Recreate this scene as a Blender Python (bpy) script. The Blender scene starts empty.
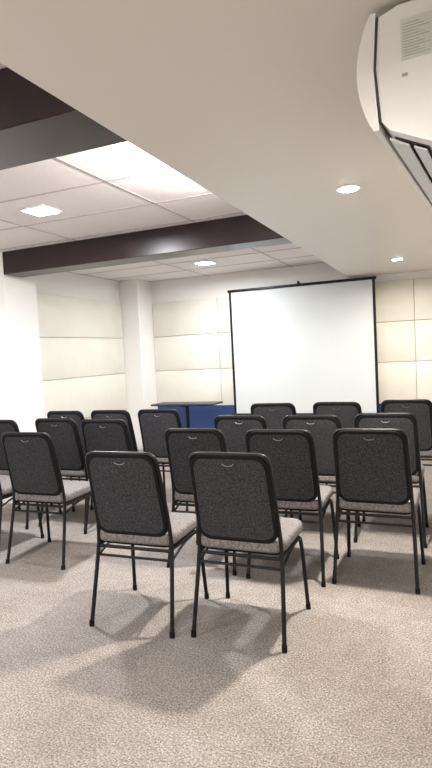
import bpy, bmesh, math
from mathutils import Vector, Matrix
S=bpy.context.scene
COL=S.collection

# ---------------- materials ----------------
def mat(name,col,rough=.6,metal=0,emit=0,noise=None,bump=0,bscale=200,emcol=None,spec=.5):
    m=bpy.data.materials.new(name); m.use_nodes=True
    nt=m.node_tree; b=nt.nodes['Principled BSDF']
    b.inputs['Base Color'].default_value=(*col,1)
    b.inputs['Roughness'].default_value=rough
    b.inputs['Metallic'].default_value=metal
    b.inputs['Specular IOR Level'].default_value=spec
    if emit:
        b.inputs['Emission Color'].default_value=(*(emcol or col),1)
        b.inputs['Emission Strength'].default_value=emit
    tc=nt.nodes.new('ShaderNodeTexCoord')
    if noise:
        c2,scale=noise
        n=nt.nodes.new('ShaderNodeTexNoise'); n.inputs['Scale'].default_value=scale; n.inputs['Detail'].default_value=3
        nt.links.new(tc.outputs['Object'],n.inputs['Vector'])
        r=nt.nodes.new('ShaderNodeValToRGB')
        r.color_ramp.elements[0].position=.38; r.color_ramp.elements[0].color=(*col,1)
        r.color_ramp.elements[1].position=.62; r.color_ramp.elements[1].color=(*c2,1)
        nt.links.new(n.outputs['Fac'],r.inputs['Fac']); nt.links.new(r.outputs['Color'],b.inputs['Base Color'])
    if bump:
        n=nt.nodes.new('ShaderNodeTexNoise'); n.inputs['Scale'].default_value=bscale
        nt.links.new(tc.outputs['Object'],n.inputs['Vector'])
        bp=nt.nodes.new('ShaderNodeBump'); bp.inputs['Strength'].default_value=bump; bp.inputs['Distance'].default_value=.01
        nt.links.new(n.outputs['Fac'],bp.inputs['Height']); nt.links.new(bp.outputs['Normal'],b.inputs['Normal'])
    return m
M_white=mat('white_paint',(.86,.84,.81),.7,bump=.05,bscale=60)
M_soffit=mat('soffit_paint',(.78,.735,.68),.36,bump=.12,bscale=14)
M_tile=mat('ceiling_tile',(.82,.77,.76),.8,noise=((.78,.73,.72),60))
M_grid=mat('ceiling_grid',(.46,.42,.42),.6)
M_beam=mat('beam_stain',(.014,.006,.008),.32,noise=((.026,.010,.012),6))
M_panel=mat('padded_panel',(.76,.735,.65),.65,noise=((.79,.765,.68),3),bump=.06,bscale=300)
M_blue=mat('blue_dado',(.020,.055,.17),.6)
M_screen=mat('screen_fabric',(.62,.65,.655),.7)
M_black=mat('black_metal',(.006,.006,.007),.40,spec=.3)
M_fab=mat('charcoal_fabric',(.024,.023,.026),1,noise=((.068,.066,.072),180),bump=.3,bscale=300,spec=.1)
M_pipe=mat('black_piping',(.005,.005,.006),.7,spec=.2)
M_seat=mat('grey_seat_fabric',(.13,.12,.12),1,noise=((.25,.23,.225),120),bump=.3,bscale=300,spec=.1)
M_chrome=mat('chrome',(.6,.6,.6),.3,1)
M_wood=mat('dark_table_wood',(.025,.018,.016),.4,noise=((.045,.03,.027),12))
M_ac=mat('ac_plastic',(.88,.86,.84),.35)
M_acdark=mat('ac_gap',(.05,.05,.05),.6)
M_acv=mat('ac_vane',(.62,.62,.60),.4)
M_label=mat('label_paper',(.70,.69,.66),.5)
M_ink=mat('label_ink',(.38,.38,.38),.6)
M_lampw=mat('warm_lamp_lens',(1,.93,.82),.5,emit=30,emcol=(1,.92,.80))
M_lampc=mat('cool_lamp_lens',(.9,.95,1),.5,emit=30,emcol=(.85,.93,1))
M_rim=mat('lamp_rim',(.85,.83,.8),.3)

# carpet
def carpet():
    m=bpy.data.materials.new('carpet'); m.use_nodes=True; nt=m.node_tree; b=nt.nodes['Principled BSDF']
    b.inputs['Roughness'].default_value=1; b.inputs['Specular IOR Level'].default_value=.1
    tc=nt.nodes.new('ShaderNodeTexCoord')
    def N(s,d=2,rg=.5):
        n=nt.nodes.new('ShaderNodeTexNoise'); n.inputs['Scale'].default_value=s; n.inputs['Detail'].default_value=d
        n.inputs['Roughness'].default_value=rg
        nt.links.new(tc.outputs['Object'],n.inputs['Vector']); return n
    n1=N(120,6,.75); n2=N(1.3,5); n3=N(14,3,.6)
    r=nt.nodes.new('ShaderNodeValToRGB'); e=r.color_ramp.elements
    e[0].position=.37; e[0].color=(.115,.103,.097,1); e[1].position=.64; e[1].color=(.54,.495,.46,1)
    k=e.new(.5); k.color=(.29,.262,.242,1)
    nt.links.new(n1.outputs['Fac'],r.inputs['Fac'])
    def mul(a,n,lo,p0=.38,p1=.62):
        r2=nt.nodes.new('ShaderNodeValToRGB'); r2.color_ramp.elements[0].position=p0;r2.color_ramp.elements[1].position=p1
        r2.color_ramp.elements[0].color=(*lo,1); r2.color_ramp.elements[1].color=(1,1,1,1)
        nt.links.new(n.outputs['Fac'],r2.inputs['Fac'])
        mx=nt.nodes.new('ShaderNodeMix'); mx.data_type='RGBA'; mx.blend_type='MULTIPLY'; mx.inputs[0].default_value=1
        nt.links.new(a,mx.inputs[6]); nt.links.new(r2.outputs['Color'],mx.inputs[7]); return mx.outputs[2]
    o=mul(r.outputs['Color'],n2,(.84,.82,.81)); o=mul(o,n3,(.90,.89,.88),.4,.6)
    nt.links.new(o,b.inputs['Base Color'])
    bp=nt.nodes.new('ShaderNodeBump'); bp.inputs['Strength'].default_value=.5; bp.inputs['Distance'].default_value=.005
    nt.links.new(n1.outputs['Fac'],bp.inputs['Height']); nt.links.new(bp.outputs['Normal'],b.inputs['Normal'])
    return m
M_carpet=carpet()

# ---------------- mesh helpers ----------------
class B:
    def __init__(s): s.bm=bmesh.new(); s.mats=[]
    def mi(s,m):
        if m not in s.mats: s.mats.append(m)
        return s.mats.index(m)
    def box(s,x0,x1,y0,y1,z0,z1,m,bev=0,seg=2,M=None):
        t=bmesh.new(); bmesh.ops.create_cube(t,size=1)
        for v in t.verts: v.co=Vector((x0+(v.co.x+.5)*(x1-x0),y0+(v.co.y+.5)*(y1-y0),z0+(v.co.z+.5)*(z1-z0)))
        if bev: bmesh.ops.bevel(t,geom=t.edges[:],offset=bev,segments=seg,profile=.5,affect='EDGES')
        s.add(t,m,M,smooth=False)
    def add(s,t,m,M=None,smooth=True):
        i=s.mi(m)
        for f in t.faces: f.material_index=i; f.smooth=smooth
        if M: bmesh.ops.transform(t,matrix=M,verts=t.verts[:])
        bmesh.ops.recalc_face_normals(t,faces=t.faces[:])
        me=bpy.data.meshes.new('tmp'); t.to_mesh(me); t.free(); s.bm.from_mesh(me); bpy.data.meshes.remove(me)
    def tube(s,pts,r,m,seg=10,fil=None,M=None,closed=False):
        P=[Vector(p) for p in pts]
        if fil:
            Q=[P[0]]
            for i in range(1,len(P)-1):
                a,b,c=P[i-1],P[i],P[i+1]
                d=min(fil,(a-b).length*.48,(c-b).length*.48)
                p0=b+(a-b).normalized()*d; p1=b+(c-b).normalized()*d
                for k in range(7):
                    t=k/6; Q.append(p0*(1-t)**2+b*2*t*(1-t)+p1*t*t)
            Q.append(P[-1]); P=Q
        t=bmesh.new(); rings=[]; n=len(P); prev=None
        for i,p in enumerate(P):
            d=(P[min(i+1,n-1)]-P[max(i-1,0)]).normalized()
            if prev is None:
                a=Vector((1,0,0)) if abs(d.x)<.8 else Vector((0,1,0))
            else: a=prev
            u=(a-d*a.dot(d)).normalized(); w=d.cross(u); prev=u
            rings.append([t.verts.new(p+r*(math.cos(2*math.pi*k/seg)*u+math.sin(2*math.pi*k/seg)*w)) for k in range(seg)])
        for i in range(n-1):
            for k in range(seg):
                t.faces.new([rings[i][k],rings[i][(k+1)%seg],rings[i+1][(k+1)%seg],rings[i+1][k]])
        t.faces.new(rings[0]); t.faces.new(rings[-1][::-1])
        s.add(t,m,M)
    def cyl(s,c,r,z0,z1,m,seg=32,r2=None):
        t=bmesh.new(); bmesh.ops.create_cone(t,cap_ends=True,segments=seg,radius1=r,radius2=r if r2 is None else r2,depth=z1-z0)
        s.add(t,m,Matrix.Translation((c[0],c[1],(z0+z1)/2)),smooth=False)
    def prism(s,prof,y0,y1,m,M=None):
        t=bmesh.new()
        a=[t.verts.new((x,y0,z)) for x,z in prof]; b=[t.verts.new((x,y1,z)) for x,z in prof]
        t.faces.new(a); t.faces.new(b[::-1]); n=len(prof)
        for i in range(n): t.faces.new([a[i],a[(i+1)%n],b[(i+1)%n],b[i]])
        s.add(t,m,M,smooth=False)
    def curve2d(s,loops,ext,bev,m,fn):
        cu=bpy.data.curves.new('c','CURVE'); cu.dimensions='2D'; cu.fill_mode='BOTH'; cu.extrude=ext; cu.bevel_depth=bev; cu.bevel_resolution=3
        for L in loops:
            sp=cu.splines.new('POLY'); sp.points.add(len(L)-1); sp.use_cyclic_u=True
            for p,q in zip(sp.points,L): p.co=(q[0],q[1],0,1)
        ob=bpy.data.objects.new('c',cu); COL.objects.link(ob)
        dg=bpy.context.evaluated_depsgraph_get(); me=bpy.data.meshes.new_from_object(ob.evaluated_get(dg))
        bpy.data.objects.remove(ob); 
        t=bmesh.new(); t.from_mesh(me); bmesh.ops.remove_doubles(t,verts=t.verts[:],dist=1e-5)
        for v in t.verts: v.co=Vector(fn(v.co))
        s.add(t,m)
    def mesh(s,name):
        me=bpy.data.meshes.new(name); s.bm.to_mesh(me); s.bm.free()
        for m in s.mats: me.materials.append(m)
        try: me.set_sharp_from_angle(angle=math.radians(40))
        except Exception: pass
        return me
    def obj(s,name,loc=(0,0,0),rz=0,parent=None):
        me=s.mesh(name); o=bpy.data.objects.new(name,me); COL.objects.link(o); o.location=loc; o.rotation_euler=(0,0,rz)
        if parent: o.parent=parent
        return o
def simple(name,*a,**k):
    b=B(); b.box(*a,**k); return b.obj(name)
def rrect(x0,x1,y0,y1,r,n=8,xt=None):
    pts=[]
    for cx,cy,a0 in ((x1-r,y1-r,0),(x0+r,y1-r,90),(x0+r,y0+r,180),(x1-r,y0+r,270)):
        for k in range(n+1):
            a=math.radians(a0+90*k/n); pts.append((cx+r*math.cos(a),cy+r*math.sin(a)))
    if xt:
        pts=[(x*(1+(xt-1)*(y1-y)/(y1-y0)),y) for x,y in pts]
    return pts

# ---------------- room ----------------
XL,XR,YB,YF=-4.38,1.25,7.3,-3.0
ZL,ZU=2.28,2.5
XS=-1.2
simple('floor',XL-.2,XR+.2,YF-.2,YB+.2,-.12,0,M_carpet)
simple('wall_back',XL-.2,XR+.2,YB,YB+.2,0,2.8,M_white)
simple('wall_front',XL-.2,XR+.2,YF-.2,YF,0,2.8,M_white)
simple('wall_left',XL-.2,XL,YF,YB,0,2.8,M_white)
simple('wall_right',XR,XR+.2,YF,YB,0,2.8,M_white)
b=B(); b.box(XL,XS,YF,YB,ZU,ZU+.1,M_tile)
b.box(XS,XR,YF,YB,ZL,ZU+.1,M_soffit)
gy=[YF+.0+.6*i for i in range(0,18)]
for y in gy:
    b.box(XL,XS,y-.008,y+.008,ZU-.004,ZU+.001,M_grid)
for x in (XS-.75,XS-1.95,XS-3.15):
    b.box(x-.008,x+.008,YF,YB,ZU-.004,ZU+.001,M_grid)
b.obj('ceiling')
b=B(); b.box(XL,XS,1.68,2.02,ZL,ZU,M_beam,bev=.004,seg=1); b.obj('ceiling_beam')
b=B(); b.box(-4.05,XS,4.3,4.56,ZL,ZU,M_beam,bev=.004,seg=1); b.obj('ceiling_beam')
simple('column',XL,-4.05,4.3,4.76,0,ZU,M_white)
simple('column',XL,-4.08,6.88,YB,0,ZU,M_white)
# wall padding
b=B(); zs=[.67,1.19,1.69,2.19]
xs=[-4.08,-3.04,-1.74,-.44,.86,XR]
for i in range(len(xs)-1):
    for j in range(3):
        b.box(xs[i]+.0025,xs[i+1]-.0025,YB-.03,YB,zs[j]+.0025,zs[j+1]-.0025,M_panel,bev=.007)
b.obj('wall_panel_back')
b=B()
for j in range(3): b.box(XL,XL+.03,4.77,6.87,zs[j]+.0025,zs[j+1]-.0025,M_panel,bev=.007)
b.obj('wall_panel_left')
simple('trim_1',-4.08,XR,YB-.02,YB,.08,.67,M_blue)
simple('baseboard_back',-4.08,XR,YB-.025,YB,0,.08,M_black)
simple('baseboard_left',XL,XL+.015,YF,4.3,0,.08,M_black)

# ---------------- lights ----------------
def area(name,loc,size,power,col,shape='DISK',sy=None,rot=(0,0,0),spread=None,parent=None):
    l=bpy.data.lights.new(name,'AREA'); l.shape=shape; l.size=size
    if sy: l.size_y=sy
    l.energy=power; l.color=col
    if spread: l.spread=math.radians(spread)
    o=bpy.data.objects.new(name,l); COL.objects.link(o); o.location=loc; o.rotation_euler=rot
    if parent: o.parent=parent
    return o
WARM=(1,.93,.84); COOL=(.97,.98,1)
for y,pw in ((-2.2,28),(.35,28),(3.21,62),(6.09,32)):
    b=B(); b.cyl((0,0),.068,-.006,0,M_rim); b.cyl((0,0),.052,-.009,-.006,M_lampw)
    o=b.obj('recessed_downlight',(-.52,y,ZL))
    area('lamp_glow',(0,0,-.012),.085,pw,WARM,parent=o,spread=168)
for y,pw in ((-2.2,42),(.45,38),(3.3,56),(6.2,42)):
    b=B(); b.box(-.11,.11,-.11,.11,-.012,0,M_rim,bev=.003); b.box(-.09,.09,-.09,.09,-.016,-.012,M_lampc)
    o=b.obj('square_ceiling_light',(-2.72,y,ZU))
    area('lamp_glow',(0,0,-.02),.15,pw,COOL,shape='SQUARE',parent=o,spread=175)
# tube batten on the soffit fascia (cove light)
b=B(); b.box(-.03,0,-.6,.6,-.03,.03,M_rim,bev=.004); b.tube([(-.045,-.57,0),(-.045,.57,0)],.012,M_lampc)
o=b.obj('fluorescent_batten',(XS,2.75,2.40))
area('lamp_glow',(-.07,0,.0),1.1,24,(1,.96,.92),shape='RECTANGLE',sy=.03,parent=o,rot=(0,0,0))
o.children[0].rotation_euler=(0,math.radians(115),0); o.children[0].rotation_euler.rotate_axis('Z',math.radians(90))

# ---------------- projection screen ----------------
b=B()
x0,x1,y=-2.79,-.88,7.12
b.box(x0,x1,y-.004,y+.004,.57,2.22,M_screen)
b.box(x0-.005,x0+.028,y-.006,y+.005,.57,2.22,M_black)
b.box(x1-.028,x1+.005,y-.006,y+.005,.57,2.22,M_black)
b.box(x0-.02,x1+.02,y-.02,y+.02,2.215,2.25,M_black,bev=.006)
b.box(x0-.03,x1+.03,y-.035,y+.035,.50,.575,M_black,bev=.015)
xc=(x0+x1)/2
b.tube([(xc,y+.06,.35),(xc,y+.06,2.27)],.014,M_black)
b.tube([(xc,y+.06,2.27),(xc,y,2.285),(xc,y-.01,2.25)],.01,M_black,fil=.02)
for a in (90,210,330):
    ca,sa=math.cos(math.radians(a)),math.sin(math.radians(a))
    L=.1 if a==90 else .5
    b.tube([(xc,y+.06,.62 if a!=90 else .4),(xc+L*ca,y+.06+L*sa,.012)],.011,M_black)
b.obj('projection_screen')

# ---------------- table ----------------
b=B()
b.box(-.46,.46,-.18,.18,.735,.758,M_wood,bev=.006)
b.box(-.30,.30,-.02,.02,.715,.735,M_black); b.box(-.02,.02,-.14,.14,.715,.735,M_black)
b.tube([(0,0,.02),(0,0,.72)],.026,M_black,seg=16)
b.box(-.30,.30,-.035,.035,0,.03,M_black,bev=.008); b.box(-.035,.035,-.18,.18,0,.03,M_black,bev=.008)
b.obj('pedestal_table',(-3.36,6.80,0))

# ---------------- chair ----------------
def backy(z):
    return .105-.105*((z-.44)/.49)**1.15 if z>.44 else .105*(z/.44)**.9
def chair():
    b=B(); r=.0110
    def side(s):
        return [(s*.235,0.012,0),(s*.222,.075,.30),(s*.215,.105,.45),(s*.208,.085,.60),(s*.203,.03,.82),(s*.198,.0,.925)]
    l=side(-1); rr=side(1)[::-1]
    b.tube(l+rr,r,M_black,fil=.075)
    for s in (-1,1):
        b.tube([(s*.235,.475,0),(s*.222,.455,.30),(s*.215,.435,.415),(s*.212,.10,.415)],r,M_black,fil=.05)
        b.tube([(s*.217,.10,.36),(s*.217,.25,.405),(s*.217,.40,.41)],.007,M_black,fil=.1)
        for yy in (.012,.475):
            b.tube([(s*.235,yy,0),(s*.2345,yy+(.003 if yy<.1 else -.001),.03)],.0135,M_pipe)
    b.tube([(-.214,.10,.405),(.214,.10,.405)],.009,M_black)
    b.tube([(-.214,.40,.405),(.214,.40,.405)],.009,M_black)
    b.tube([(-.219,.088,.36),(.219,.088,.36)],.007,M_black)
    b.curve2d([rrect(-.212,.212,.10,.475,.05)],.010,.020,M_seat,lambda v:(v.x,v.y,.462+v.z))
    b.curve2d([rrect(-.205,.205,.11,.465,.05)],.006,.004,M_pipe,lambda v:(v.x,v.y,.428+v.z))
    t=bmesh.new(); bmesh.ops.create_grid(t,x_segments=12,y_segments=12,size=1)
    for v in t.verts:
        gx,gy_=v.co.x,v.co.y
        x=gx*math.sqrt(max(0,1-gy_*gy_*.18)); y=gy_*math.sqrt(max(0,1-gx*gx*.18))
        v.co=Vector((x*.215,.288+y*.19,.489+.016*(1-gx**2)*(1-gy_**2)))
    b.add(t,M_seat)
    top,bot=.914,.490
    outer=rrect(-.185,.185,bot,top,.060,xt=1.06)
    hz=.876
    hole=[]
    for k in range(13):
        a=math.pi+math.pi*k/12; hole.append((.024*math.cos(a),hz+.004+.009*math.sin(a)))
    hole=hole[::-1]
    def fb(off):
        return lambda v:(v.x,backy(v.y)+v.z+off,v.y)
    b.curve2d([outer,hole],.010,.006,M_fab,fb(0))
    o2=rrect(-.192,.192,bot-.006,top+.004,.064,xt=1.06); i2=rrect(-.184,.184,bot+.004,top-.006,.058,xt=1.06)
    b.curve2d([o2,i2[::-1]],.012,.006,M_pipe,fb(0))
    pts=[(.028*math.cos(math.pi+math.pi*k/10),0,hz+.005+.012*math.sin(math.pi+math.pi*k/10)) for k in range(11)]
    pts=[(x,backy(z)-.016,z) for x,_,z in pts]
    b.tube(pts,.0022,M_chrome,seg=6)
    return b.mesh('banquet_chair')
CH=chair()
chairs=[(-.998,2.42,0),(-1.565,2.37,2),
 (-.46,3.24,-1),(-.98,3.18,1),(-1.55,3.20,0),(-2.70,2.96,2),(-3.32,3.02,-2),
 (-.455,4.0,1),(-.955,3.9,0),(-1.50,3.9,-1),(-2.55,3.66,2),(-3.07,3.72,0),(-3.6,3.62,2),
 (-.39,4.98,0),(-.955,4.84,-2),(-1.52,4.8,1),(-2.45,4.36,0),(-2.93,4.32,1),(-3.41,4.28,0)]
for i,(x,y,a) in enumerate(chairs):
    o=bpy.data.objects.new('banquet_chair',CH); COL.objects.link(o)
    o.location=(x,y,0); o.rotation_euler=(0,0,math.radians(a))

# ---------------- air conditioner ----------------
ac=bpy.data.objects.new('air_conditioner',None); COL.objects.link(ac)
AR=math.radians(-5.6)
ac.location=(-.012,1.55,0); ac.rotation_euler=(0,0,AR)
Lc=1.1
prof=[(.05,2.265),(-.10,2.265),(-.150,2.25),(-.16,2.12),(-.150,1.985),(-.13,1.960),(-.03,1.910),(.05,1.91)]
b=B(); b.prism(prof,0,Lc,M_ac); b.obj('body',parent=ac)
fp=[]
for k in range(17):
    t=k/16; z=1.964+(2.262-1.964)*t; fp.append((-.170-.040*math.sin(math.pi*t)**.8,z))
back=[(-.156,2.262),(-.166,2.12),(-.156,1.964)]
b=B(); b.prism(fp+back,-.004,Lc+.004,M_ac); b.obj('front_panel',parent=ac)
b=B(); b.prism([(-.154,2.25),(-.166,2.12),(-.154,1.985),(-.150,1.985),(-.160,2.12),(-.150,2.25)],-.003,Lc,M_acdark); b.obj('seam',parent=ac)
def slant(x): return 1.960-(x+.13)*.5
b=B()
b.prism([(-.128,slant(-.128)-.002),(-.04,slant(-.04)-.002),(-.04,slant(-.04)+.01),(-.128,slant(-.128)+.01)],.05,Lc-.05,M_acdark); b.obj('outlet',parent=ac)
b=B()
b.prism([(-.142,1.962),(-.092,1.934),(-.092,1.928),(-.142,1.955)],.06,Lc-.06,M_acv)
b.prism([(-.080,1.928),(-.048,1.912),(-.048,1.906),(-.080,1.922)],.06,Lc-.06,M_acv)
b.obj('vane',parent=ac)
b=B(); b.box(-.095,-.01,-.003,0,2.125,2.225,M_label)
for i in range(12): b.box(-.089,-.025-.012*(i*7%3),-.004,-.0025,2.132+.0072*i,2.1332+.0072*i,M_ink)
b.box(-.095,-.082,-.003,0,2.085,2.092,M_ink)
b.obj('label',parent=ac)
b=B(); b.box(.052,1.1,-.2,Lc+.2,1.88,2.27,M_white)
o=b.obj('ac_bulkhead',(-.012,1.55,0),rz=AR)  # bulkhead carrying the air conditioner, unseen from the camera

# ---------------- world & camera ----------------
w=bpy.data.worlds.new('world'); S.world=w; w.use_nodes=True
w.node_tree.nodes['Background'].inputs[0].default_value=(.8,.85,1,1); w.node_tree.nodes['Background'].inputs[1].default_value=.3
yaw=math.radians(23.2); p=.0535; roll=.05
F=Vector((-math.sin(yaw),math.cos(yaw),0)); R=Vector((math.cos(yaw),math.sin(yaw),0)); Z=Vector((0,0,1))
fw=F*math.cos(p)-Z*math.sin(p); up=F*math.sin(p)+Z*math.cos(p)
R2=R*math.cos(roll)-up*math.sin(roll); U2=up*math.cos(roll)+R*math.sin(roll)
Mx=Matrix((R2,U2,-fw)).transposed().to_4x4(); Mx.translation=Vector((0,0,1.4))
cd=bpy.data.cameras.new('camera'); cam=bpy.data.objects.new('camera',cd); COL.objects.link(cam)
cam.matrix_world=Mx; cd.sensor_fit='VERTICAL'; cd.sensor_height=36; cd.lens=560/768*36; cd.clip_start=.02
S.camera=cam
S.view_settings.view_transform='Standard'
S.view_settings.look='None'
S.view_settings.exposure=0.22
